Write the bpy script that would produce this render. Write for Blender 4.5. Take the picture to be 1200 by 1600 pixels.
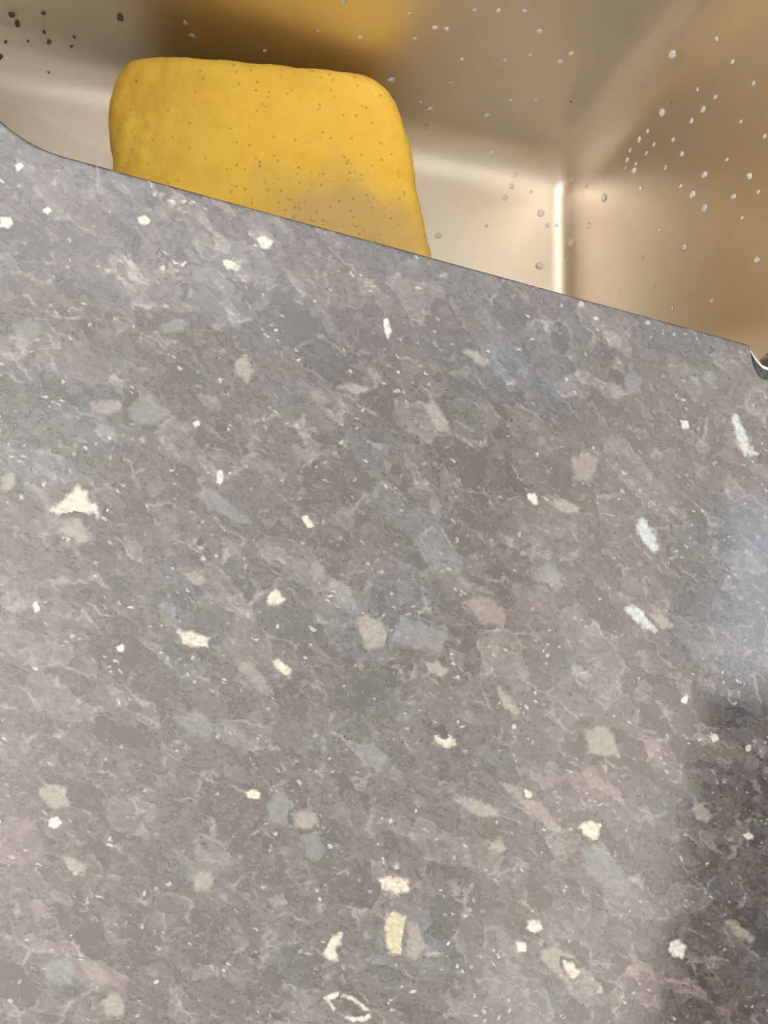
import bpy, bmesh, math, random
from mathutils import Vector, Matrix, noise
from mathutils.bvhtree import BVHTree

for o in list(bpy.data.objects):
    bpy.data.objects.remove(o, do_unlink=True)
scene = bpy.context.scene
COL = scene.collection
random.seed(7)

# ------------------------------------------------------------------ camera
ZT = 0.90            # height of the countertop
CAM_H = 0.18         # camera above the countertop
F = 1250.0           # focal length in pixels of the 1200 x 1600 frame
RX = Vector((0.9561268524600121, -0.18764681299000582, -0.22496692107864266))
RY = Vector((0.17716702013813812, 0.9819594394295984, -0.0660871113794635))
RZ = Vector((0.23330942754265857, 0.02333094275426586, 0.9721226147610774))
ROT = Matrix((RX, RY, RZ))
cam_data = bpy.data.cameras.new('camera')
cam_data.sensor_fit = 'VERTICAL'
cam_data.sensor_height = 24.0
cam_data.lens = 24.0 * F / 1600.0
cam_data.clip_start = 0.005
cam = bpy.data.objects.new('camera', cam_data)
COL.objects.link(cam)
cam.matrix_world = Matrix.Translation((0, 0, ZT + CAM_H)) @ ROT.to_4x4()
scene.camera = cam
CAM_POS = Vector((0, 0, ZT + CAM_H))

# ------------------------------------------------------------------ light
world = bpy.data.worlds.new('world')
scene.world = world
world.use_nodes = True
bg = world.node_tree.nodes['Background']
bg.inputs[0].default_value = (0.90, 0.95, 1.0, 1)
bg.inputs[1].default_value = 2.2
vs = scene.view_settings
vs.view_transform = 'Standard'
vs.look = 'None'
vs.gamma = 1.0
vs.use_curve_mapping = False
vs.exposure = -0.05
LAMP_POS = (-1.10, -0.68, 1.85)
LAMP_STRENGTH = 42.0


def ray(px, py):
    return (ROT @ Vector(((px - 600) / F, -(py - 800) / F, -1.0))).normalized()


def on_plane(px, py, z=ZT):
    """the point of the horizontal plane z that the photograph shows at this pixel"""
    d = ray(px, py)
    return CAM_POS + d * ((z - CAM_POS.z) / d.z)


# ------------------------------------------------------------------ helpers
def mesh_obj(name, bm, mat, parent=None, smooth=False):
    me = bpy.data.meshes.new(name)
    bmesh.ops.recalc_face_normals(bm, faces=bm.faces)
    bm.to_mesh(me)
    bm.free()
    return link(name, me, mat, parent, smooth)


def link(name, me, mat, parent=None, smooth=False):
    if smooth:
        for p in me.polygons:
            p.use_smooth = True
    o = bpy.data.objects.new(name, me)
    if mat and not me.materials:
        me.materials.append(mat)
    COL.objects.link(o)
    if parent:
        o.parent = parent
    return o


def tag(o, label, cat, group=None):
    o['label'] = label
    o['category'] = cat
    if group:
        o['group'] = group
    return o


def struct(o):
    o['kind'] = 'structure'
    return o


def empty(name, loc):
    o = bpy.data.objects.new(name, None)
    COL.objects.link(o)
    o.location = loc
    return o


def add_box(bm, x0, x1, y0, y1, z0, z1):
    v = [bm.verts.new(p) for p in ((x0, y0, z0), (x1, y0, z0), (x1, y1, z0), (x0, y1, z0),
                                   (x0, y0, z1), (x1, y0, z1), (x1, y1, z1), (x0, y1, z1))]
    for f in ((0, 3, 2, 1), (4, 5, 6, 7), (0, 1, 5, 4), (1, 2, 6, 5), (2, 3, 7, 6), (3, 0, 4, 7)):
        bm.faces.new([v[i] for i in f])


def box(name, dims, mat, parent=None, bevel=0.0):
    bm = bmesh.new()
    add_box(bm, *dims)
    if bevel:
        bmesh.ops.bevel(bm, geom=bm.edges[:], offset=bevel, segments=2, affect='EDGES')
    return mesh_obj(name, bm, mat, parent)


def lathe(bm, prof, n=32, center=(0, 0, 0)):
    rings = []
    for r, z in prof:
        rings.append([bm.verts.new((center[0] + r * math.cos(2 * math.pi * i / n),
                                    center[1] + r * math.sin(2 * math.pi * i / n), center[2] + z)) for i in range(n)])
    for a, b in zip(rings, rings[1:]):
        for i in range(n):
            bm.faces.new((a[i], a[(i + 1) % n], b[(i + 1) % n], b[i]))
    return rings


def rounded_poly(corners, radii, offset, n_arc=14, n_edge=20, weight=None):
    """anticlockwise convex polygon moved inwards by offset, corners rounded; always the same number of points"""
    n = len(corners)
    P = [Vector(c) for c in corners]
    lines = []
    for i in range(n):
        a, b = P[i], P[(i + 1) % n]
        d = (b - a).normalized()
        nrm = Vector((-d.y, d.x))
        lines.append((a + nrm * offset * (weight[i] if weight and offset > 0 else 1.0), d, nrm))
    out = []
    arcs = []
    for i in range(n):
        p1, d1, n1 = lines[i - 1]
        p2, d2, n2 = lines[i]
        cr = d1.x * d2.y - d1.y * d2.x
        t = ((p2.x - p1.x) * d2.y - (p2.y - p1.y) * d2.x) / cr
        c = p1 + d1 * t
        r = max(radii[i] - offset, 0.004)
        ang = math.atan2(cr, d1.dot(d2))
        tl = r * math.tan(ang / 2)
        s = c - d1 * tl
        ctr = s + n1 * r
        a0 = math.atan2(s.y - ctr.y, s.x - ctr.x)
        arcs.append([Vector((ctr.x + r * math.cos(a0 + ang * k / n_arc), ctr.y + r * math.sin(a0 + ang * k / n_arc)))
                     for k in range(n_arc + 1)])
    for i in range(n):
        out += arcs[i]
        a, b = arcs[i][-1], arcs[(i + 1) % n][0]
        m = n_edge[i] if isinstance(n_edge, (list, tuple)) else n_edge
        out += [a.lerp(b, k / m) for k in range(1, m)]
    return out


# ------------------------------------------------------------------ materials
class NT:
    def __init__(self, name):
        self.mat = bpy.data.materials.new(name)
        self.mat.use_nodes = True
        self.t = self.mat.node_tree
        self.b = self.t.nodes['Principled BSDF']
        self.out = self.t.nodes['Material Output']

    def n(self, typ, **kw):
        nd = self.t.nodes.new(typ)
        for k, v in kw.items():
            setattr(nd, k, v)
        return nd

    def l(self, a, b):
        self.t.links.new(a, b)

    def set(self, sock, v):
        if hasattr(v, 'is_output'):
            self.l(v, sock)
        elif isinstance(v, tuple) and len(v) == 3 and sock.type == 'RGBA':
            sock.default_value = (*v, 1)
        else:
            sock.default_value = v

    def coord(self):
        return self.n('ShaderNodeTexCoord').outputs['Object']

    def math(self, op, a, b=0.0, c=0.0, clamp=False):
        m = self.n('ShaderNodeMath', operation=op, use_clamp=clamp)
        self.set(m.inputs[0], a)
        self.set(m.inputs[1], b)
        self.set(m.inputs[2], c)
        return m.outputs[0]

    def vmath(self, op, a, b):
        m = self.n('ShaderNodeVectorMath', operation=op)
        self.set(m.inputs[0], a)
        self.set(m.inputs[1], b)
        return m.outputs[0]

    def mapping(self, v, loc=(0, 0, 0), rot=(0, 0, 0), scale=(1, 1, 1)):
        m = self.n('ShaderNodeMapping')
        self.l(v, m.inputs[0])
        m.inputs[1].default_value = loc
        m.inputs[2].default_value = rot
        m.inputs[3].default_value = scale
        return m.outputs[0]

    def noise(self, v, scale, detail=3.0, rough=0.5, out='Fac'):
        m = self.n('ShaderNodeTexNoise')
        self.l(v, m.inputs['Vector'])
        m.inputs['Scale'].default_value = scale
        m.inputs['Detail'].default_value = detail
        m.inputs['Roughness'].default_value = rough
        return m.outputs[out]

    def vor(self, v, scale, feature='F1', out='Color', rand=1.0):
        m = self.n('ShaderNodeTexVoronoi', feature=feature)
        self.l(v, m.inputs['Vector'])
        m.inputs['Scale'].default_value = scale
        m.inputs['Randomness'].default_value = rand
        return m.outputs[out]

    def ramp(self, fac, stops, interp='LINEAR'):
        m = self.n('ShaderNodeValToRGB')
        m.color_ramp.interpolation = interp
        el = m.color_ramp.elements
        el[1].position = stops[-1][0]
        el[0].position = stops[0][0]
        for p, _ in stops[1:-1]:
            el.new(p)
        for e, (p, c) in zip(el, stops):
            if not isinstance(c, tuple):
                c = (c, c, c)
            e.color = (*c, 1)
        self.l(fac, m.inputs[0])
        return m.outputs[0]

    def mix(self, fac, a, b, blend='MIX'):
        m = self.n('ShaderNodeMix', data_type='RGBA', blend_type=blend)
        self.set(m.inputs[0], fac)
        self.set(m.inputs[6], a)
        self.set(m.inputs[7], b)
        return m.outputs[2]

    def sep(self, c, k=0):
        m = self.n('ShaderNodeSeparateColor')
        self.l(c, m.inputs[0])
        return m.outputs[k]

    def bump(self, h, strength, dist):
        m = self.n('ShaderNodeBump')
        m.inputs['Strength'].default_value = strength
        m.inputs['Distance'].default_value = dist
        self.l(h, m.inputs['Height'])
        self.l(m.outputs[0], self.b.inputs['Normal'])


def plain(name, col, rough=0.6, metal=0.0, var=0.06, scale=30, ior=1.45):
    t = NT(name)
    nz = t.noise(t.coord(), scale, 4)
    dark = tuple(c * (1 - var) for c in col)
    light = tuple(min(1, c * (1 + var)) for c in col)
    t.l(t.ramp(nz, [(0.3, dark), (0.7, light)]), t.b.inputs['Base Color'])
    t.b.inputs['Roughness'].default_value = rough
    t.b.inputs['Metallic'].default_value = metal
    t.b.inputs['IOR'].default_value = ior
    return t.mat


GRANITE_IOR = 2.22
GRANITE_ROUGH = 0.06


def granite_colour(t):
    co = t.vmath('SCALE', t.coord(), (0, 0, 0))
    co.node.inputs['Scale'].default_value = 100.0          # centimetres

    def wob(scale, amount, detail=2):
        v = t.vmath('SUBTRACT', t.noise(co, scale, detail, 0.6, 'Color'), (0.5, 0.5, 0.5))
        v = t.vmath('SCALE', v, (0, 0, 0))
        v.node.inputs['Scale'].default_value = amount
        return v
    p = t.vmath('ADD', t.vmath('ADD', co, wob(0.9, 0.55)), wob(6.0, 0.20))

    def flow(deg, sx, sy, loc=(0, 0, 0)):
        return t.mapping(t.mapping(p, loc=loc, rot=(0, 0, math.radians(deg))), scale=(sx, sy, 1.0))
    f1 = flow(26, 0.62, 1.2)
    f2 = flow(34, 0.65, 1.2, (3.7, 1.9, 0))
    f3 = flow(20, 0.7, 1.15, (8.7, 5.9, 0))
    # broad patches: mauve grey and blue grey
    patch = t.noise(co, 0.30, 2, 0.55)
    base = t.ramp(patch, [(0.36, (0.076, 0.066, 0.066)), (0.5, (0.078, 0.072, 0.073)), (0.66, (0.073, 0.077, 0.084))])
    # crystals
    c1 = t.vor(f1, 1.25)
    lum1 = t.ramp(t.sep(c1, 0), [(0.0, 0.70), (0.3, 0.88), (0.6, 1.0), (0.82, 1.15), (0.97, 1.5)])
    tint1 = t.ramp(t.sep(c1, 1), [(0.0, (1.05, 0.98, 0.97)), (0.45, (1.0, 1.0, 1.0)), (0.75, (0.96, 1.01, 1.03)), (1.0, (1.09, 1.04, 0.94))])
    col = t.mix(1.0, t.mix(1.0, base, lum1, 'MULTIPLY'), tint1, 'MULTIPLY')
    c2 = t.vor(f2, 3.0)
    lum2 = t.ramp(t.sep(c2, 0), [(0.0, 0.66), (0.3, 0.93), (0.7, 1.04), (0.90, 1.25), (1.0, 1.9)])
    col = t.mix(0.8, col, t.mix(1.0, col, lum2, 'MULTIPLY'))
    c5 = t.vor(f3, 8.0)
    lum5 = t.ramp(t.sep(c5, 0), [(0.0, 0.55), (0.12, 0.88), (0.6, 1.03), (0.88, 1.15), (1.0, 1.6)])
    col = t.mix(0.7, col, t.mix(1.0, col, lum5, 'MULTIPLY'))
    # veins along some crystal edges
    e1 = t.vor(f1, 1.25, 'DISTANCE_TO_EDGE', 'Distance')
    gate = t.noise(co, 1.6, 2, 0.5)
    edge = t.math('MULTIPLY', t.ramp(e1, [(0.0, 1.0), (0.06, 0.0)]), t.ramp(gate, [(0.50, 0.0), (0.62, 1.0)]))
    col = t.mix(t.math('MULTIPLY', edge, 0.45), col, (0.30, 0.285, 0.27))
    edge2 = t.math('MULTIPLY', t.ramp(e1, [(0.0, 1.0), (0.05, 0.0)]), t.ramp(gate, [(0.36, 1.0), (0.46, 0.0)]))
    col = t.mix(t.math('MULTIPLY', edge2, 0.5), col, (0.05, 0.047, 0.05))
    # grain
    g = t.noise(f1, 9.0, 4, 0.7)
    col = t.mix(1.0, col, t.ramp(g, [(0.28, 0.62), (0.5, 1.0), (0.74, 1.45)]), 'MULTIPLY')
    # fine pale and dark specks, gathered in clusters
    clus = t.noise(t.mapping(co, loc=(2, 7, 0)), 1.1, 2, 0.6)
    for sc, pos, c in ((8.0, 0, (0.43, 0.415, 0.385)), (9.5, 1, (0.022, 0.021, 0.022))):
        q = t.mapping(f3, loc=(5 * pos, 5, 0))
        vn = t.n('ShaderNodeTexVoronoi', feature='F1')
        t.l(q, vn.inputs['Vector'])
        vn.inputs['Scale'].default_value = sc
        pick = t.ramp(t.sep(vn.outputs['Color'], 0), [(0.84, 0.0), (0.88, 1.0)])
        m = t.math('MULTIPLY', t.ramp(vn.outputs['Distance'], [(0.20, 1.0), (0.42, 0.0)]), pick)
        m = t.math('MULTIPLY', m, t.ramp(clus, [(0.46, 0.06), (0.60, 1.0)]))
        col = t.mix(t.math('MULTIPLY', m, 0.8), col, c)
    return co, g, col


def make_granite():
    t = NT('polished_granite')
    co, g, col = granite_colour(t)
    t.l(col, t.b.inputs['Base Color'])
    t.b.inputs['Roughness'].default_value = GRANITE_ROUGH
    t.b.inputs['IOR'].default_value = GRANITE_IOR
    t.bump(g, 0.08, 0.0002)
    return t.mat


def make_flake(name, col, var=0.25, cover=1.0):
    """a crystal that fades into the stone around it along its ragged border"""
    t = NT(name)
    co, g, stone = granite_colour(t)
    nz = t.noise(co, 9, 3, 0.65)
    c = t.ramp(nz, [(0.3, tuple(x * (1 - var) for x in col)), (0.5, col), (0.72, tuple(min(1, x * (1 + var)) for x in col))])
    c = t.mix(1.0, c, t.ramp(g, [(0.28, 0.72), (0.5, 1.0), (0.74, 1.25)]), 'MULTIPLY')
    at = t.n('ShaderNodeAttribute', attribute_name='inside')
    br = t.noise(co, 6.0, 3, 0.6)
    fac = t.math('ADD', at.outputs['Fac'], t.math('MULTIPLY_ADD', br, 1.2, -0.6))
    fac = t.math('MULTIPLY', t.ramp(fac, [(0.30, 0.0), (0.72, 1.0)]), t.math('MULTIPLY_ADD', br, 0.5, cover - 0.30, clamp=True))
    t.l(t.mix(fac, stone, c), t.b.inputs['Base Color'])
    t.b.inputs['Roughness'].default_value = GRANITE_ROUGH
    t.b.inputs['IOR'].default_value = GRANITE_IOR
    return t.mat


def make_steel():
    t = NT('brushed_steel')
    co = t.coord()
    br = t.noise(t.mapping(co, scale=(1, 1, 0.03)), 420, 2, 0.5)
    st = t.noise(co, 22, 3, 0.6)
    t.l(t.ramp(st, [(0.3, (0.68, 0.62, 0.54)), (0.7, (0.735, 0.675, 0.595))]), t.b.inputs['Base Color'])
    t.b.inputs['Metallic'].default_value = 1.0
    t.l(t.math('MULTIPLY_ADD', br, 0.08, 0.385), t.b.inputs['Roughness'])
    return t.mat


def make_sponge():
    t = NT('yellow_sponge')
    co = t.coord()
    n1 = t.noise(co, 45, 4, 0.6)
    col = t.ramp(n1, [(0.3, (0.82, 0.51, 0.06)), (0.55, (0.92, 0.60, 0.085)), (0.75, (0.93, 0.63, 0.10))])
    # the grubby worn area near one corner of the face
    sx = t.n('ShaderNodeSeparateXYZ')
    t.l(t.vmath('ADD', co, t.vmath('MULTIPLY', t.vmath('SUBTRACT', t.noise(co, 60, 4, 0.6, 'Color'), (0.5, 0.5, 0.5)),
                                  (0.03, 0.03, 0.03))), sx.inputs[0])
    dx = t.math('DIVIDE', t.math('SUBTRACT', sx.outputs[0], 0.036), 0.044)
    dy = t.math('DIVIDE', t.math('SUBTRACT', sx.outputs[1], 0.122), 0.032)
    rr = t.math('SQRT', t.math('ADD', t.math('MULTIPLY', dx, dx), t.math('MULTIPLY', dy, dy)))
    grub = t.ramp(rr, [(0.45, 1.0), (1.1, 0.0)])
    col = t.mix(t.math('MULTIPLY', grub, 0.95), col, (0.62, 0.435, 0.155))
    # brownish mottling on the other end
    m1 = t.noise(t.mapping(co, scale=(1, 0.5, 1)), 160, 4, 0.6)
    dxl = t.ramp(t.math('MULTIPLY_ADD', sx.outputs[0], -14.0, -0.30), [(0.0, 0.0), (0.55, 1.0)])
    col = t.mix(t.math('MULTIPLY', t.math('MULTIPLY', dxl, t.ramp(m1, [(0.42, 0.0), (0.62, 1.0)])), 0.6), col, (0.50, 0.25, 0.03))
    # pores
    d = t.vor(co, 620, 'F1', 'Distance')
    c = t.vor(co, 620)
    dens = t.math('MULTIPLY_ADD', grub, -0.16, 0.90)
    pick = t.math('GREATER_THAN', t.sep(c, 0), dens)
    pore = t.math('MULTIPLY', t.ramp(d, [(0.12, 1.0), (0.42, 0.0)]), pick)
    col = t.mix(t.math('MULTIPLY', pore, 0.45), col, (0.25, 0.15, 0.03))
    t.l(col, t.b.inputs['Base Color'])
    t.b.inputs['Roughness'].default_value = 0.9
    t.b.inputs['Subsurface Weight'].default_value = 0.15
    t.b.inputs['Subsurface Radius'].default_value = (0.004, 0.002, 0.0005)
    h = t.math('SUBTRACT', t.noise(co, 500, 4, 0.7), t.math('MULTIPLY', pore, 0.8))
    t.bump(h, 0.55, 0.001)
    return t.mat


def make_water():
    t = NT('water')
    t.b.inputs['Base Color'].default_value = (1, 1, 1, 1)
    t.b.inputs['Transmission Weight'].default_value = 0.82
    t.b.inputs['IOR'].default_value = 1.4
    t.b.inputs['Roughness'].default_value = 0.06
    return t.mat


def make_pane():
    t = NT('window_glass')
    tr = t.n('ShaderNodeBsdfTransparent')
    gl = t.n('ShaderNodeBsdfGlossy')
    gl.inputs['Roughness'].default_value = 0.02
    mx = t.n('ShaderNodeMixShader')
    mx.inputs[0].default_value = 0.06
    t.l(tr.outputs[0], mx.inputs[1])
    t.l(gl.outputs[0], mx.inputs[2])
    t.l(mx.outputs[0], t.out.inputs[0])
    return t.mat


def make_glow():
    t = NT('lit_frosted_globe')
    t.b.inputs['Base Color'].default_value = (0.9, 0.88, 0.82, 1)
    t.b.inputs['Emission Color'].default_value = (1.0, 0.96, 0.92, 1)
    t.b.inputs['Emission Strength'].default_value = LAMP_STRENGTH
    return t.mat


def make_wood(name, dark, light):
    t = NT(name)
    w = t.noise(t.mapping(t.coord(), scale=(1, 1, 0.08)), 60, 4, 0.6)
    t.l(t.ramp(w, [(0.3, dark), (0.7, light)]), t.b.inputs['Base Color'])
    t.b.inputs['Roughness'].default_value = 0.45
    return t.mat


M = dict(
    granite=make_granite(), steel=make_steel(), sponge=make_sponge(), water=make_water(), pane=make_pane(), glow=make_glow(),
    wall=plain('cream_wall_paint', (0.80, 0.77, 0.72), 0.8, var=0.03, scale=6),
    cool=plain('pale_grey_wall_paint', (0.74, 0.78, 0.83), 0.8, var=0.03, scale=6),
    ceiling=plain('white_ceiling_paint', (0.86, 0.85, 0.83), 0.85, var=0.02, scale=6),
    floor=plain('grey_floor_tile', (0.34, 0.31, 0.28), 0.5, var=0.1, scale=8),
    wood=make_wood('dark_stained_wood', (0.012, 0.009, 0.007), (0.028, 0.02, 0.014)),
    cabinet=make_wood('painted_cabinet_board', (0.50, 0.47, 0.42), (0.56, 0.53, 0.48)),
    chrome=plain('chrome', (0.75, 0.75, 0.76), 0.12, 1.0, 0.02),
    cord=plain('lamp_cord', (0.05, 0.05, 0.05), 0.6),
    crumb=plain('brown_crumb', (0.16, 0.09, 0.055), 0.8, var=0.3, scale=900),
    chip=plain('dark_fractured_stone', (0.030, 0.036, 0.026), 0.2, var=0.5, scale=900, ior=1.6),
    lip_glint=plain('painted_white_glint', (0.92, 0.92, 0.88), 0.35, var=0.05, scale=900),  # white that paints the bright glint on the chip's lip
    cream=make_flake('cream_feldspar', (0.46, 0.435, 0.36), 0.25),
    yellow=make_flake('yellowish_feldspar', (0.40, 0.37, 0.25), 0.3),
    tan=make_flake('tan_feldspar', (0.235, 0.218, 0.190), 0.15, 0.9),
    pink=make_flake('pinkish_feldspar', (0.205, 0.180, 0.165), 0.15, 0.8),
    white=make_flake('white_feldspar', (0.47, 0.455, 0.425), 0.25),
    blue=make_flake('pale_blue_feldspar', (0.36, 0.40, 0.42), 0.25),
    slate=make_flake('grey_blue_feldspar', (0.160, 0.175, 0.182), 0.12, 0.65),
    black=make_flake('black_mica', (0.016, 0.016, 0.016), 0.3, 0.9),
)

# ------------------------------------------------------------------ the room
X0, X1, Y0, Y1, ZC = -1.75, 0.75, -1.70, 0.42, 2.45
struct(box('floor', (X0 - .1, X1 + .1, Y0 - .1, Y1 + .1, -0.1, 0.0), M['floor']))
struct(box('ceiling', (X0 - .1, X1 + .1, Y0 - .1, Y1 + .1, ZC, ZC + 0.1), M['ceiling']))
struct(box('wall_left', (X0 - .1, X0, Y0, Y1, 0, ZC), M['wall']))
struct(box('wall_front', (X0 - .1, X1 + .1, Y0 - .1, Y0, 0, ZC), M['wall']))
struct(box('wall_back', (X0 - .1, X1 + .1, Y1, Y1 + .1, 0, ZC), M['cool']))
WY0, WY1, WZ0, WZ1 = -0.085, 0.24, ZT + 0.28, ZT + 0.96
bm = bmesh.new()
add_box(bm, X1, X1 + .1, Y0, WY0, 0, ZC)
add_box(bm, X1, X1 + .1, WY1, Y1, 0, ZC)
add_box(bm, X1, X1 + .1, WY0, WY1, 0, WZ0)
add_box(bm, X1, X1 + .1, WY0, WY1, WZ1, ZC)
struct(mesh_obj('wall_right', bm, M['wall']))
win = empty('window_1', (X1 + .05, (WY0 + WY1) / 2, WZ0))
struct(win)
bm = bmesh.new()
hw, hh = (WY1 - WY0) / 2, WZ1 - WZ0
add_box(bm, -.03, .03, -hw, -hw + .02, 0, hh)
add_box(bm, -.03, .03, hw - .03, hw, 0, hh)
add_box(bm, -.03, .03, -hw + .02, hw - .03, 0, .03)
add_box(bm, -.03, .03, -hw + .02, hw - .03, hh - .02, hh)
mesh_obj('window_frame', bm, M['ceiling'], win)
box('pane', (-.003, .003, -hw + .02, hw - .03, .03, hh - .02), M['pane'], win)

# ------------------------------------------------------------------ sink
ZF = -0.165                                     # sink floor under the countertop
RIM = [(-0.051, 0.066), (0.174, 0.066), (0.144, 0.2158), (-0.16, 0.190), (-0.155, 0.150)]
RAD = [0.045, 0.032, 0.032, 0.03, 0.03]
NE = [40, 30, 60, 10, 24]
prof = [(-0.022, -0.0305), (-0.004, -0.0305)]
for k in range(1, 6):
    a = math.pi / 2 * k / 5
    prof.append((-0.004 + 0.004 * math.sin(a), -0.0345 + 0.004 * math.cos(a)))
for k in range(1, 15):
    prof.append((0.014 * k / 14, -0.0345 + (ZF + 0.021 + 0.0345) * k / 14))
fr = 0.021
for k in range(1, 13):
    a = math.radians(8) + (math.pi / 2 - math.radians(8)) * k / 12
    prof.append((0.014 + fr * (1 - math.cos(a)), ZF + fr - fr * math.sin(a)))
bm = bmesh.new()
rings = []
for o, z in prof:
    rings.append([bm.verts.new((p.x, p.y, z)) for p in rounded_poly(RIM, RAD, o, 14, NE, (1, .55, 1, 1, 1))])
last = [v.co.copy() for v in rings[-1]]
DC = Vector((0.028, 0.122))
DR = 0.036
for k in range(1, 17):
    f = k / 16
    ring = []
    for c in last:
        d = (Vector((c.x, c.y)) - DC)
        tgt = DC + d.normalized() * DR
        ring.append(bm.verts.new((c.x + (tgt.x - c.x) * f, c.y + (tgt.y - c.y) * f, ZF - 0.0012 * f)))
    rings.append(ring)
N = len(last)
for k, dz in ((0.93, -0.003), (0.90, -0.008)):
    ring = []
    for c in last:
        d = (Vector((c.x, c.y)) - DC).normalized() * DR * k
        ring.append(bm.verts.new((DC.x + d.x, DC.y + d.y, ZF - 0.0012 + dz)))
    rings.append(ring)
for a, b in zip(rings, rings[1:]):
    for i in range(N):
        bm.faces.new((a[i], a[(i + 1) % N], b[(i + 1) % N], b[i]))
bm.normal_update()
sink_root = tag(empty('kitchen_sink', (0, 0, ZT)), 'brushed stainless steel undermount sink bowl beside the grey granite', 'sink')
bvh = BVHTree.FromBMesh(bm)
mesh_obj('bowl', bm, M['steel'], sink_root, True)
bm = bmesh.new()
lathe(bm, [(0.0318, -0.009), (0.0318, -0.0125), (0.012, -0.0135), (0.011, -0.0105), (0.004, -0.009), (0.0005, -0.009)], 40,
      (DC.x, DC.y, ZF))
mesh_obj('drain_basket', bm, M['chrome'], sink_root, True)

# ------------------------------------------------------------------ countertop with the sink cut-out and the chipped edge
CUT = [(-0.051, 0.0739), (0.171, 0.0739), (0.141, 0.2118), (-0.150, 0.187), (-0.150, 0.1605)]
CR = [0.026, 0.028, 0.028, 0.012, 0.012]
CX0, CX1, CY0, CY1 = -1.20, X1 - 0.002, -0.27, Y1 - 0.002
pts = rounded_poly(CUT, CR, 0.0, 16, [420, 40, 60, 8, 30])
n = len(pts)
nrm = []
for i in range(n):
    d = (pts[(i + 1) % n] - pts[i - 1]).normalized()
    nrm.append(Vector((d.y, -d.x)))             # points into the stone
CH0, CH1, CHD = 0.1306, 0.1500, 0.0080      # a shallow shell-shaped flake broken out of the edge


def chip(p):
    """how far the break reaches into the stone: at the surface and at its lower lip"""
    if p.y > 0.075 or not CH0 < p.x < CH1:
        return 0.0, 0.0
    a, b = p.x - CH0, CH1 - p.x
    top = CHD * math.sqrt(min(1, a / 0.0040)) * math.sqrt(min(1, b / 0.0045))
    lip = min(top * 0.7, a * 0.7, b * 0.7, 0.0045)
    return top, lip


stations = [(0.0010, 0.0, 1.0), (0.0003, -0.0003, .86), (0.0, -0.0008, .55), (0, -0.0012, .25), (0, -0.0015, .06), (0, -0.0021, 0.0),
            (0, -0.0034, 0.0), (0, -0.030, 0.0)]
bm = bmesh.new()
rings = []
for off, z, g in stations:
    ring = []
    for i in range(n):
        c, lip = chip(pts[i])
        o = off if c == 0 else off * 0.2
        w = lip + (c - lip) * g
        if c > 0:
            w += 0.0003 * noise.noise(Vector((pts[i].x * 600, z * 300, 0))) * min(1, c / 0.002)
        q = pts[i] + nrm[i] * (o + max(0, w))
        ring.append(bm.verts.new((q.x, q.y, z)))
    rings.append(ring)
chipfaces = []
for k, (a, b) in enumerate(zip(rings, rings[1:])):
    for i in range(n):
        f = bm.faces.new((a[i], a[(i + 1) % n], b[(i + 1) % n], b[i]))
        f.smooth = True
        if chip(pts[i])[0] > 0 or chip(pts[(i + 1) % n])[0] > 0:
            f.material_index = 2 if k in (3, 4, 5) and pts[i].x < CH0 + 0.0062 else 1  # lip faces at the left get the glint as white colour
for z, ring in ((0.0, rings[0]), (-0.030, rings[-1])):
    ov = [bm.verts.new((x, y, z)) for x, y in ((CX0, CY0), (CX1, CY0), (CX1, CY1), (CX0, CY1))]
    edges = [bm.edges.new((ov[i], ov[(i + 1) % 4])) for i in range(4)]
    for i in range(n):
        edges.append(bm.edges.get((ring[i], ring[(i + 1) % n])))
    bmesh.ops.triangle_fill(bm, use_beauty=True, use_dissolve=False, edges=edges)
    if z == 0:
        top = ov
    else:
        for i in range(4):
            bm.faces.new((top[i], top[(i + 1) % 4], ov[(i + 1) % 4], ov[i]))
counter = tag(empty('countertop', (0, 0, ZT)), 'polished grey speckled granite countertop chipped at the sink edge', 'countertop')
slab = mesh_obj('slab', bm, M['granite'], counter)
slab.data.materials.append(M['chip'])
slab.data.materials.append(M['lip_glint'])

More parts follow.
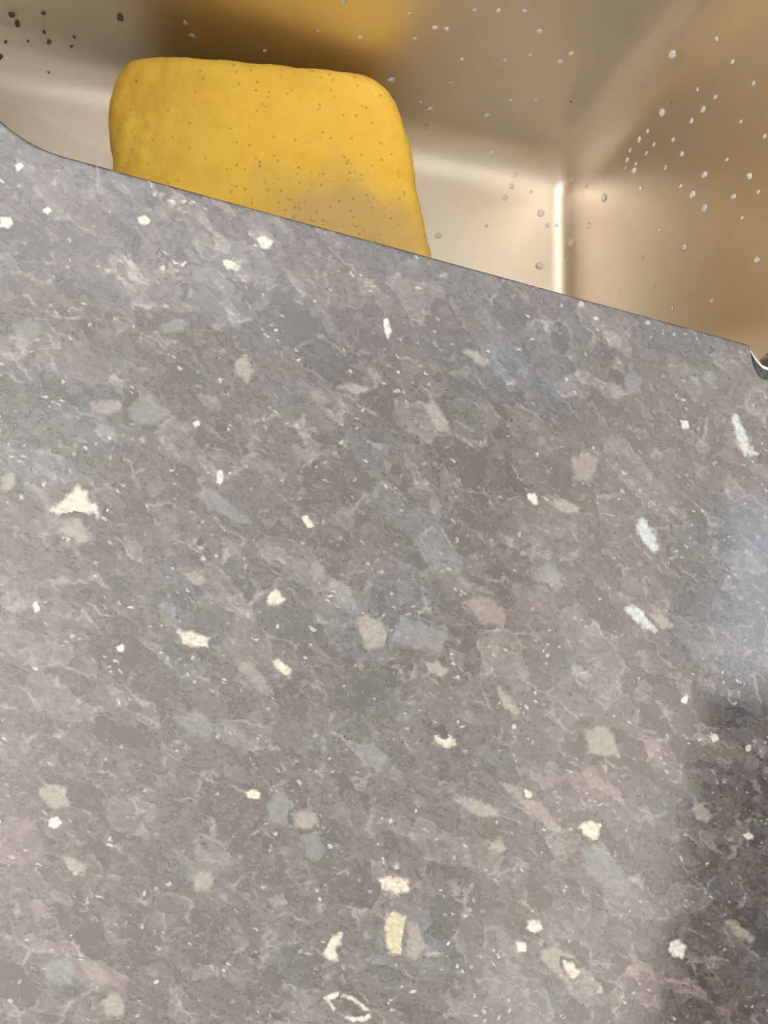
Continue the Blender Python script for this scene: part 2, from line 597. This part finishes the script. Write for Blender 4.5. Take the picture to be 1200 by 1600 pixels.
# mineral flakes that stand out in the stone: outlines in photo pixels laid on the countertop plane
FL = [
    ('cream', [(82, 797), (124, 757), (138, 778), (155, 795), (152, 806), (133, 800), (122, 808), (100, 812)]),
    ('tan', [(100, 812), (122, 808), (148, 850), (120, 848), (90, 830)]),
    ('cream', [(278, 984), (302, 988), (326, 997), (324, 1011), (300, 1009), (286, 1005)]),
    ('cream', [(424, 1032), (436, 1030), (455, 1048), (452, 1058), (432, 1046)]),
    ('tan', [(556, 970), (570, 960), (596, 972), (612, 1000), (590, 1014), (570, 1012)]),
    ('pink', [(140, 630), (160, 624), (190, 628), (194, 640), (170, 648), (144, 642)]),
    ('tan', [(915, 1140), (945, 1135), (958, 1148), (967, 1182), (920, 1176)]),
    ('cream', [(906, 1290), (924, 1282), (938, 1290), (933, 1314), (912, 1304)]),
    ('yellow', [(604, 1430), (616, 1425), (636, 1434), (640, 1470), (630, 1494), (608, 1488), (602, 1462)]),
    ('tan', [(640, 1440), (652, 1444), (660, 1480), (650, 1500), (634, 1496)]),
    ('cream', [(594, 1374), (606, 1369), (636, 1374), (640, 1394), (616, 1396), (597, 1388)]),
    ('cream', [(520, 1460), (534, 1458), (532, 1474), (524, 1484), (527, 1502), (514, 1502), (502, 1490), (512, 1478)]),
    ('white', [(826, 1438), (842, 1438), (848, 1450), (834, 1458), (824, 1450)]),
    ('white', [(806, 1472), (820, 1472), (824, 1486), (810, 1488)]),
    ('white', [(1048, 1472), (1062, 1468), (1072, 1480), (1066, 1496), (1050, 1494), (1044, 1484)]),
    ('tan', [(842, 1488), (866, 1478), (896, 1494), (914, 1524), (900, 1534), (880, 1530), (856, 1512)]),
    ('cream', [(878, 1500), (894, 1504), (906, 1520), (896, 1530), (884, 1516)]),
    ('white', [(505, 1558), (526, 1550), (536, 1552), (530, 1556), (514, 1563), (530, 1582), (520, 1578)]),
    ('white', [(526, 1582), (552, 1590), (570, 1588), (577, 1578), (579, 1590), (566, 1596), (550, 1597)]),
    ('cream', [(536, 1552), (556, 1560), (578, 1578), (572, 1580), (554, 1566), (532, 1557)]),
    ('blue', [(974, 950), (988, 945), (1012, 960), (1034, 982), (1020, 986), (1000, 976)]),
    ('tan', [(1012, 958), (1034, 960), (1056, 978), (1036, 984)]),
    ('blue', [(992, 822), (1004, 808), (1016, 826), (1030, 856), (1022, 864), (1006, 848)]),
    ('blue', [(1142, 650), (1152, 648), (1166, 680), (1170, 700), (1186, 710), (1162, 712), (1154, 694)]),
    ('slate', [(552, 1165), (572, 1155), (600, 1175), (608, 1190), (592, 1200), (566, 1186)]),
    ('tan', [(708, 1248), (738, 1246), (776, 1262), (778, 1272), (752, 1278), (728, 1262)]),
    ('pink', [(780, 1222), (806, 1230), (840, 1252), (876, 1290), (884, 1306), (858, 1294), (820, 1262)]),
    ('cream', [(820, 1232), (832, 1238), (830, 1248), (820, 1244)]),
    ('tan', [(762, 1326), (780, 1306), (792, 1328), (780, 1332)]),
    ('cream', [(678, 1128), (690, 1134), (706, 1150), (714, 1164), (694, 1168), (680, 1156)]),
    ('black', [(676, 1138), (690, 1131), (702, 1146), (694, 1152), (684, 1144)]),
    ('tan', [(1132, 1436), (1150, 1440), (1180, 1466), (1176, 1474), (1150, 1462)]),
    ('tan', [(60, 1232), (80, 1226), (104, 1232), (106, 1258), (82, 1264), (66, 1252)]),
    ('cream', [(382, 1238), (394, 1233), (407, 1240), (405, 1249), (388, 1247)]),
    ('white', [(75, 1280), (90, 1276), (97, 1286), (86, 1294), (76, 1290)]),
    ('tan', [(94, 1336), (112, 1340), (132, 1352), (126, 1362), (108, 1360)]),
    ('tan', [(160, 1562), (176, 1552), (196, 1564), (190, 1588), (166, 1584)]),
    ('slate', [(66, 1508), (100, 1494), (122, 1510), (112, 1536), (76, 1538)]),
    ('pink', [(126, 1500), (148, 1504), (176, 1526), (166, 1540), (140, 1530)]),
    ('slate', [(468, 1308), (492, 1296), (508, 1330), (498, 1348), (478, 1338)]),
    ('slate', [(414, 1256), (440, 1232), (462, 1262), (452, 1290), (424, 1284)]),
    ('tan', [(456, 1272), (484, 1264), (500, 1284), (480, 1296), (462, 1290)]),
    ('tan', [(300, 1368), (318, 1360), (334, 1372), (326, 1396), (308, 1390)]),
    ('white', [(402, 372), (414, 368), (427, 378), (420, 390), (406, 386)]),
    ('cream', [(347, 406), (362, 408), (378, 416), (372, 424), (354, 420)]),
    ('white', [(214, 340), (226, 336), (236, 344), (228, 352), (216, 348)]),
    ('white', [(0, 340), (16, 340), (22, 350), (12, 357), (0, 354)]),
    ('white', [(66, 328), (76, 323), (82, 330), (74, 336)]),
    ('white', [(22, 258), (34, 253), (38, 262), (28, 268)]),
    ('slate', [(198, 640), (230, 612), (260, 640), (250, 662), (216, 668)]),
    ('tan', [(664, 634), (678, 624), (700, 660), (702, 676), (682, 672)]),
    ('tan', [(526, 604), (550, 598), (580, 608), (556, 616)]),
    ('tan', [(720, 546), (744, 548), (768, 566), (756, 572), (738, 562)]),
    ('slate', [(974, 590), (990, 578), (1004, 592), (1000, 614), (982, 616)]),
    ('white', [(1062, 656), (1074, 658), (1078, 670), (1066, 670)]),
    ('tan', [(860, 784), (880, 778), (906, 794), (896, 804), (872, 798)]),
    ('pink', [(892, 718), (920, 706), (934, 720), (922, 752), (900, 748)]),
    ('white', [(822, 772), (836, 770), (842, 788), (832, 788)]),
    ('white', [(300, 660), (312, 656), (312, 664), (304, 668)]),
    ('white', [(338, 738), (346, 734), (350, 746), (344, 758), (338, 754)]),
    ('cream', [(470, 808), (480, 806), (490, 822), (482, 826)]),
    ('pink', [(486, 880), (496, 876), (512, 898), (508, 906), (492, 896)]),
    ('slate', [(300, 770), (332, 762), (364, 790), (392, 816), (366, 816), (332, 796)]),
    ('pink', [(286, 896), (304, 892), (324, 906), (312, 916), (294, 910)]),
    ('white', [(50, 944), (58, 938), (62, 954), (54, 958)]),
    ('white', [(182, 1010), (192, 1006), (194, 1018), (184, 1018)]),
    ('pink', [(366, 1036), (390, 1034), (412, 1056), (426, 1084), (410, 1084), (384, 1056)]),
    ('slate', [(270, 1120), (308, 1110), (340, 1140), (326, 1152), (294, 1146)]),
    ('tan', [(664, 1036), (684, 1034), (702, 1050), (690, 1056), (672, 1050)]),
    ('tan', [(774, 1070), (784, 1074), (812, 1110), (806, 1118), (786, 1104)]),
    ('slate', [(626, 962), (700, 990), (690, 1020), (640, 1012), (610, 1000)]),
    ('pink', [(726, 940), (760, 930), (792, 960), (784, 980), (750, 970)]),
    ('slate', [(908, 1326), (936, 1322), (972, 1358), (988, 1396), (970, 1404), (926, 1374)]),
    ('white', [(1108, 1150), (1118, 1146), (1124, 1156), (1114, 1160)]),
    ('white', [(1164, 1166), (1172, 1164), (1174, 1172), (1166, 1174)]),
    ('white', [(1160, 1304), (1170, 1300), (1178, 1308), (1168, 1313)]),
    ('white', [(1064, 1096), (1072, 1082), (1076, 1090), (1072, 1102)]),
    ('tan', [(1078, 1262), (1096, 1256), (1114, 1274), (1104, 1286), (1088, 1278)]),
    ('black', [(884, 1374), (900, 1378), (906, 1384), (892, 1386)]),
    ('black', [(306, 846), (314, 838), (318, 850), (310, 854)]),
    ('black', [(420, 1580), (440, 1584), (448, 1598), (430, 1594)]),
    ('cream', [(418, 932), (430, 918), (446, 936), (430, 948), (420, 944)]),
    ('slate', [(830, 890), (858, 880), (880, 900), (862, 912), (838, 908)]),
    ('tan', [(4, 744), (20, 738), (24, 758), (10, 770), (0, 764)]),
    ('slate', [(20, 510), (48, 496), (66, 510), (56, 532), (28, 534)]),
    ('slate', [(250, 508), (280, 498), (296, 506), (280, 518), (258, 518)]),
    ('tan', [(366, 566), (384, 556), (396, 580), (386, 598), (374, 590)]),
    ('white', [(600, 500), (606, 498), (612, 518), (606, 528), (600, 518)]),
    ('white', [(696, 1474), (704, 1470), (700, 1480)]),
]


def signed_distance(x, y, P):
    best = 1e9
    ins = False
    for a, b in zip(P, P[1:] + P[:1]):
        ex, ey = b.x - a.x, b.y - a.y
        t = max(0, min(1, ((x - a.x) * ex + (y - a.y) * ey) / (ex * ex + ey * ey)))
        best = min(best, math.hypot(x - a.x - ex * t, y - a.y - ey * t))
        if (a.y > y) != (b.y > y) and x < (b.x - a.x) * (y - a.y) / (b.y - a.y) + a.x:
            ins = not ins
    return best if ins else -best


FL_N = 0
for kind, poly in FL:
    P = [on_plane(x, y, 0 + ZT) - Vector((0, 0, ZT)) for x, y in poly]
    ar = sum(a.x * b.y - a.y * b.x for a, b in zip(P, P[1:] + P[:1]))
    size = math.sqrt(abs(ar) / 2)
    bw = min(0.0011, 0.22 * size)                    # width of the border zone to each side of the outline
    st = max(0.0004, size / 16)
    x0, x1 = min(p.x for p in P) - bw - st, max(p.x for p in P) + bw + st
    y0, y1 = min(p.y for p in P) - bw - st, max(p.y for p in P) + bw + st
    nx, ny = int((x1 - x0) / st) + 2, int((y1 - y0) / st) + 2
    zt = 0.00002 + FL_N * 4e-7
    FL_N += 1
    bm = bmesh.new()
    lay = bm.verts.layers.float.new('inside')
    grid = {}
    for i in range(nx):
        for j in range(ny):
            x, y = x0 + i * st, y0 + j * st
            grid[i, j] = (x, y, signed_distance(x, y, P))
    vs_ = {}
    for i in range(nx - 1):
        for j in range(ny - 1):
            ks = ((i, j), (i + 1, j), (i + 1, j + 1), (i, j + 1))
            if max(grid[k][2] for k in ks) < -bw:
                continue
            for k in ks:
                if k not in vs_:
                    vs_[k] = bm.verts.new((grid[k][0], grid[k][1], zt))
                    vs_[k][lay] = max(0.0, min(1.0, (grid[k][2] + bw) / (2 * bw)))
            bm.faces.new([vs_[k] for k in ks])
    low = {}
    for e in [e for e in bm.edges if len(e.link_faces) == 1]:      # sunk rim of the crystal
        for v in e.verts:
            if v not in low:
                low[v] = bm.verts.new((v.co.x, v.co.y, -0.0004))
        bm.faces.new((e.verts[0], e.verts[1], low[e.verts[1]], low[e.verts[0]]))
    mesh_obj('mineral_flake', bm, M[kind], counter)

# ------------------------------------------------------------------ sponge
ZS = -0.120
trace = [(168, 195), (171, 155), (184, 115), (215, 89), (300, 87), (400, 96), (500, 106), (572, 117), (606, 138), (628, 178),
         (645, 238), (655, 300), (665, 350), (675, 400)]
P = [on_plane(x, y, ZT + ZS - 0.004) for x, y in trace]
P = [Vector((p.x, p.y)) for p in P]
P += [Vector(q) for q in ((0.0755, 0.106), (0.072, 0.092), (0.058, 0.086), (0.02, 0.0855), (-0.02, 0.088), (-0.04, 0.092), (-0.0485, 0.103))]
P += [Vector((on_plane(176, 262, ZT + ZS - 0.004).x, on_plane(176, 262, ZT + ZS - 0.004).y))]
P = P[::-1]


def catmull(P, k):
    out = []
    n = len(P)
    for i in range(n):
        a, b, c, d = P[i - 1], P[i], P[(i + 1) % n], P[(i + 2) % n]
        for j in range(k):
            t = j / k
            out.append(0.5 * ((2 * b) + (c - a) * t + (2 * a - 5 * b + 4 * c - d) * t * t + (3 * b - a - 3 * c + d) * t ** 3))
    return out


def resample(Q, m):
    L = [0]
    for a, b in zip(Q, Q[1:] + Q[:1]):
        L.append(L[-1] + (b - a).length)
    out = []
    j = 0
    for i in range(m):
        s = L[-1] * i / m
        while L[j + 1] < s:
            j += 1
        out.append(Q[j].lerp(Q[(j + 1) % len(Q)], (s - L[j]) / (L[j + 1] - L[j])))
    return out


NS = 300
Q = resample(catmull(P, 12), NS)
C = sum(Q, Vector((0, 0))) / NS
Nn = []
for i in range(NS):
    d = (Q[(i + 2) % NS] - Q[i - 2]).normalized()
    Nn.append(Vector((d.y, -d.x)))
if (Q[0] - C).dot(Nn[0]) < 0:
    Nn = [-v for v in Nn]
rt = 0.007
bm = bmesh.new()
rings = []


def dz_top(x, y):
    v = Vector((x, y, 0))
    h = 0.0007 * noise.noise(v * 60) + 0.00035 * noise.noise(v * 260) + 0.00015 * noise.noise(v * 900)
    for (ax, ay), (bx, by), dep, wd in SLITS:
        ab = Vector((bx - ax, by - ay))
        t = max(0, min(1, (Vector((x - ax, y - ay))).dot(ab) / ab.length_squared))
        dd = (Vector((x, y)) - Vector((ax, ay)) - ab * t).length
        h -= dep * math.exp(-(dd / wd) ** 2)
    return h


def pl(x, y):
    q = on_plane(x, y, ZT + ZS)
    return (q.x, q.y)


SLITS = [(pl(625, 272), pl(672, 279), 0.003, 0.0007), (pl(300, 155), pl(322, 163), 0.0012, 0.0006), (pl(308, 140), pl(312, 156), 0.0008, 0.0005)]
NR = 110
for k in range(1, NR + 1):
    s = k / NR
    ring = []
    for i in range(NS):
        q = C.lerp(Q[i] - Nn[i] * rt, s)
        ring.append(bm.verts.new((q.x, q.y, ZS + dz_top(q.x, q.y))))
    rings.append(ring)


def side(o, z):
    ring = []
    for i in range(NS):
        q = Q[i] + Nn[i] * o
        v = Vector((q.x, q.y, z))
        w = 0.0005 * noise.noise(v * 150) + 0.0003 * noise.noise(v * 500)
        ring.append(bm.verts.new((q.x + Nn[i].x * w, q.y + Nn[i].y * w, z + (dz_top(q.x, q.y) if z > ZS - rt else 0))))
    rings.append(ring)


for k in range(1, 9):
    a = math.pi / 2 * k / 8
    side(-rt + rt * math.sin(a), ZS - rt + rt * math.cos(a))
ZB = ZF + 0.0006
for k in range(1, 5):
    side(-0.002 * k / 4, ZS - rt - (ZS - rt - (ZB + 0.016)) * k / 4)
for k in range(1, 9):
    a = math.pi / 2 * k / 8
    side(-0.002 - 0.018 * (1 - math.cos(a)), ZB + 0.016 - 0.016 * math.sin(a))
for k in (0.6, 0.2):
    rings.append([bm.verts.new((C.x + (v.co.x - C.x) * k, C.y + (v.co.y - C.y) * k, ZB)) for v in rings[NR + 19]])
ctr = bm.verts.new((C.x, C.y, ZS + dz_top(C.x, C.y)))
for i in range(NS):
    bm.faces.new((ctr, rings[0][i], rings[0][(i + 1) % NS]))
for a, b in zip(rings, rings[1:]):
    for i in range(NS):
        bm.faces.new((a[i], a[(i + 1) % NS], b[(i + 1) % NS], b[i]))
bm.faces.new(rings[-1])
spo = mesh_obj('sponge', bm, M['sponge'], None, True)
spo.location = (0, 0, ZT)
tag(spo, 'worn yellow sponge with a grubby tan corner lying in the steel sink', 'sponge')

# ------------------------------------------------------------------ water droplets and crumbs in the sink


def on_sink(px, py):
    d = ray(px, py)
    loc, nor, i, dist = bvh.ray_cast(CAM_POS - Vector((0, 0, ZT)), d)
    if loc is None:
        return None
    if nor.dot(d) > 0:
        nor = -nor
    return loc, nor, dist


def dome_mesh(seed, flat=0.55):
    r = random.Random(seed)
    bm = bmesh.new()
    rings = []
    nseg = 14
    ph = r.uniform(0, 6.28)
    for k in range(0, 5):
        a = math.pi / 2 * k / 5
        rings.append([bm.verts.new((math.cos(a) * math.cos(2 * math.pi * i / nseg) * (1 + .12 * math.sin(2 * math.pi * i / nseg * 2 + ph)),
                                    math.cos(a) * math.sin(2 * math.pi * i / nseg) * (1 + .12 * math.cos(2 * math.pi * i / nseg * 3 + ph)),
                                    flat * math.sin(a))) for i in range(nseg)])
    t = bm.verts.new((0, 0, flat))
    for a, b in zip(rings, rings[1:]):
        for i in range(nseg):
            bm.faces.new((a[i], a[(i + 1) % nseg], b[(i + 1) % nseg], b[i]))
    for i in range(nseg):
        bm.faces.new((rings[-1][i], rings[-1][(i + 1) % nseg], t))
    bm.faces.new(rings[0][::-1])
    me = bpy.data.meshes.new('droplet')
    bmesh.ops.recalc_face_normals(bm, faces=bm.faces)
    bm.to_mesh(me)
    bm.free()
    for p in me.polygons:
        p.use_smooth = len(p.vertices) < 10
    me.materials.append(M['water'])
    return me


DOMES = [dome_mesh(s) for s in range(5)]
DROPS = [(680, 43, 6), (699, 45, 5), (779, 16, 5), (820, 17, 5), (843, 49, 6), (893, 83, 6), (875, 96, 6), (1051, 85, 9), (789, 93, 4),
         (829, 85, 4), (672, 170, 8), (658, 159, 4), (666, 198, 6), (612, 125, 8), (760, 179, 6), (768, 238, 8), (799, 156, 4), (837, 155, 4),
         (1035, 176, 7), (1080, 189, 5), (999, 218, 6), (980, 250, 6), (991, 267, 7), (1000, 296, 6), (944, 309, 7), (915, 290, 6), (875, 275, 7),
         (893, 281, 5), (920, 352, 6), (1101, 273, 7), (1083, 304, 8), (1101, 325, 7), (1064, 291, 5), (1171, 275, 7), (1147, 307, 6),
         (1069, 387, 7), (1183, 406, 6), (1050, 483, 6), (1112, 470, 5), (1021, 448, 4), (685, 368, 7), (760, 352, 4), (845, 333, 8),
         (856, 352, 5), (893, 379, 8), (884, 405, 8), (843, 415, 8), (800, 291, 6), (789, 309, 6), (1099, 171, 6), (1195, 213, 5), (300, 55, 6),
         (290, 35, 5), (414, 79, 5), (563, 57, 6), (496, 47, 5), (537, 3, 5), (985, 235, 4), (1010, 240, 4), (1022, 226, 4), (1052, 218, 4),
         (1066, 240, 5), (978, 262, 3), (994, 256, 4), (1012, 205, 4), (1118, 152, 5), (1145, 96, 4), (1158, 190, 4), (1178, 130, 4), (1120, 60, 4),
         (1090, 140, 4), (1136, 250, 4), (1160, 340, 4), (1030, 360, 3), (1004, 400, 4), (870, 352, 4), (830, 300, 4), (806, 274, 4), (742, 15, 4),
         (705, 128, 4), (722, 92, 4), (648, 60, 4), (640, 20, 4), (1185, 300, 4), (1040, 262, 4)]
rnd = random.Random(11)
for i, (px, py, r) in enumerate(DROPS):
    h = on_sink(px, py)
    if not h:
        continue
    loc, nor, dist = h
    o = bpy.data.objects.new('water_droplet', DOMES[i % 5])
    COL.objects.link(o)
    s = r * 0.72 * dist / F
    o.matrix_world = Matrix.Translation(loc + Vector((0, 0, ZT)) + nor * 0.00003) @ nor.to_track_quat('Z', 'Y').to_matrix().to_4x4() @ \
        Matrix.Rotation(rnd.uniform(0, 6.28), 4, 'Z') @ Matrix.Diagonal((s, s * rnd.uniform(0.8, 1.1), s, 1))
    if nor.z > 0.6:
        tag(o, 'tiny clear water droplet on the sink floor between sponge and corner', 'droplet', 'water droplets on the sink floor')
    elif nor.x < -0.5:
        tag(o, 'tiny clear water droplet on the brownish right wall of the sink', 'droplet', 'water droplets on the right sink wall')
    elif px < 600:
        tag(o, 'tiny clear water droplet on the sink wall above the yellow sponge', 'droplet', 'water droplets above the sponge')
    else:
        tag(o, 'tiny clear water droplet on the far sink wall right of the sponge', 'droplet', 'water droplets on the far sink wall')
for px, py, r in ((909, 467, 5), (1013, 494, 4)):
    q = on_plane(px, py + 4)
    o = bpy.data.objects.new('water_droplet', DOMES[1])
    COL.objects.link(o)
    s = r * (q - CAM_POS).length / F
    o.location = (q.x, min(q.y, 0.0722), ZT + 0.00003)
    o.scale = (s, s, s)
    tag(o, 'tiny water droplet on the granite edge, the one nearer the ' + ('sponge' if px < 950 else 'chip'), 'droplet', 'water droplets on the granite edge')


def crumb_mesh(seed):
    r = random.Random(seed)
    bm = bmesh.new()
    bmesh.ops.create_icosphere(bm, subdivisions=2, radius=1.0)
    for v in bm.verts:
        v.co *= 1 + 0.45 * noise.noise(v.co * 1.3 + Vector((seed * 7, 0, 0)))
        v.co.z *= 0.5
    me = bpy.data.meshes.new('crumb')
    bm.to_mesh(me)
    bm.free()
    me.materials.append(M['crumb'])
    return me


CR_M = [crumb_mesh(s) for s in range(4)]
CRUMBS = [(19, 23, 6), (27, 36, 7), (68, 20, 5), (69, 50, 4), (77, 65, 5), (116, 57, 4), (112, 72, 4), (188, 27, 8), (1, 88, 6), (76, 113, 3),
          (9, 65, 4), (44, 64, 3), (892, 158, 3), (1050, 160, 3)]
for i, (px, py, r) in enumerate(CRUMBS):
    h = on_sink(px, py)
    if not h:
        continue
    loc, nor, dist = h
    s = r * 0.62 * dist / F
    o = bpy.data.objects.new('food_crumb', CR_M[i % 4])
    COL.objects.link(o)
    o.matrix_world = Matrix.Translation(loc + Vector((0, 0, ZT)) + nor * 0.4 * s) @ nor.to_track_quat('Z', 'Y').to_matrix().to_4x4() @ \
        Matrix.Rotation(i * 1.7, 4, 'Z') @ Matrix.Diagonal((s, s * 0.7, s, 1))
    if r == 8:
        tag(o, 'largest brown crumb, on the steel just above the left end of the sponge', 'crumb', 'crumbs stuck to the sink steel')
    elif px > 600:
        tag(o, 'tiny brown crumb on the %s of the sink right of the sponge' % ('far wall' if px < 1000 else 'right wall'), 'crumb', 'crumbs stuck to the sink steel')
    else:
        tag(o, 'tiny dark brown crumb on the steel left of the sponge', 'crumb', 'crumbs stuck to the sink steel')

# ------------------------------------------------------------------ rest of the kitchen, plus a cabinet and lamp added for reflections and light
cab = tag(empty('base_cabinet', (0, 0, 0)), 'pale painted base cabinet carrying the granite countertop', 'cabinet')
for nm, d in (('side_panel', (CX0 + .01, CX0 + .03, CY0 + .04, CY1 - .005, 0.08, ZT - .031)),
              ('side_panel', (CX1 - .03, CX1 - .01, CY0 + .04, CY1 - .005, 0.08, ZT - .031)),
              ('bottom_panel', (CX0 + .03, CX1 - .03, CY0 + .05, CY1 - .005, 0.08, 0.10)),
              ('plinth', (CX0 + .03, CX1 - .03, CY0 + .09, CY0 + .105, 0.0, 0.08)),
              ('plinth', (CX0 + .03, CX1 - .03, CY1 - .05, CY1 - .035, 0.0, 0.08))):
    box(nm, d, M['cabinet'], cab)
w = (CX1 - CX0 - .02) / 4
for i in range(4):
    xa = CX0 + .01 + i * w
    d = box('door', (xa + .002, xa + w - .002, CY0 + .02, CY0 + .039, 0.09, ZT - .034), M['cabinet'], cab, 0.002)
    xh = xa + (w - .05 if i % 2 == 0 else .04)
    box('handle', (xh, xh + .01, CY0 + .0, CY0 + .02, ZT - .22, ZT - .08), M['chrome'], d, 0.003)

wc = tag(empty('added_dark_cabinet', (X1, -0.425, ZT + 0.26)), 'unseen dark wall cabinet added to darken the granite reflection', 'cabinet')  # added out of view, so the polished stone mirrors something dark
box('body', (-.13, -.001, -.35, .35, 0, .38), M['wood'], wc, 0.002)
for s in (-1, 1):
    a, b = (-.348, -.002) if s < 0 else (.002, .348)
    d = box('door', (-.150, -.131, a, b, .003, .377), M['wood'], wc, 0.002)
    bm = bmesh.new()
    lathe(bm, [(0.001, 0.02), (0.010, 0.018), (0.011, 0.012), (0.005, 0.006), (0.006, 0.0)], 16)
    k = mesh_obj('knob', bm, M['chrome'], d, True)
    k.location = (-.150, s * .03, .08)
    k.rotation_euler = (0, -math.pi / 2, 0)

lamp = tag(empty('added_pendant_lamp', LAMP_POS), 'unseen frosted globe pendant lamp added to brighten the ceiling', 'lamp')  # added light source out of view, hung low to brighten the ceiling
bm = bmesh.new()
bmesh.ops.create_uvsphere(bm, u_segments=32, v_segments=20, radius=0.225)
mesh_obj('globe', bm, M['glow'], lamp, True)
bm = bmesh.new()
lathe(bm, [(0.001, .275), (0.02, .275), (0.028, .255), (0.045, .215)], 24)
mesh_obj('lamp_holder', bm, M['chrome'], lamp, True)
bm = bmesh.new()
lathe(bm, [(0.003, .27), (0.003, ZC - LAMP_POS[2] - .02)], 12)
mesh_obj('cord', bm, M['cord'], lamp, True)
bm = bmesh.new()
lathe(bm, [(0.001, ZC - LAMP_POS[2] - .03), (0.05, ZC - LAMP_POS[2] - .025), (0.055, ZC - LAMP_POS[2] - .0005), (0.001, ZC - LAMP_POS[2] - .0005)], 24)
mesh_obj('ceiling_rose', bm, M['chrome'], lamp, True)
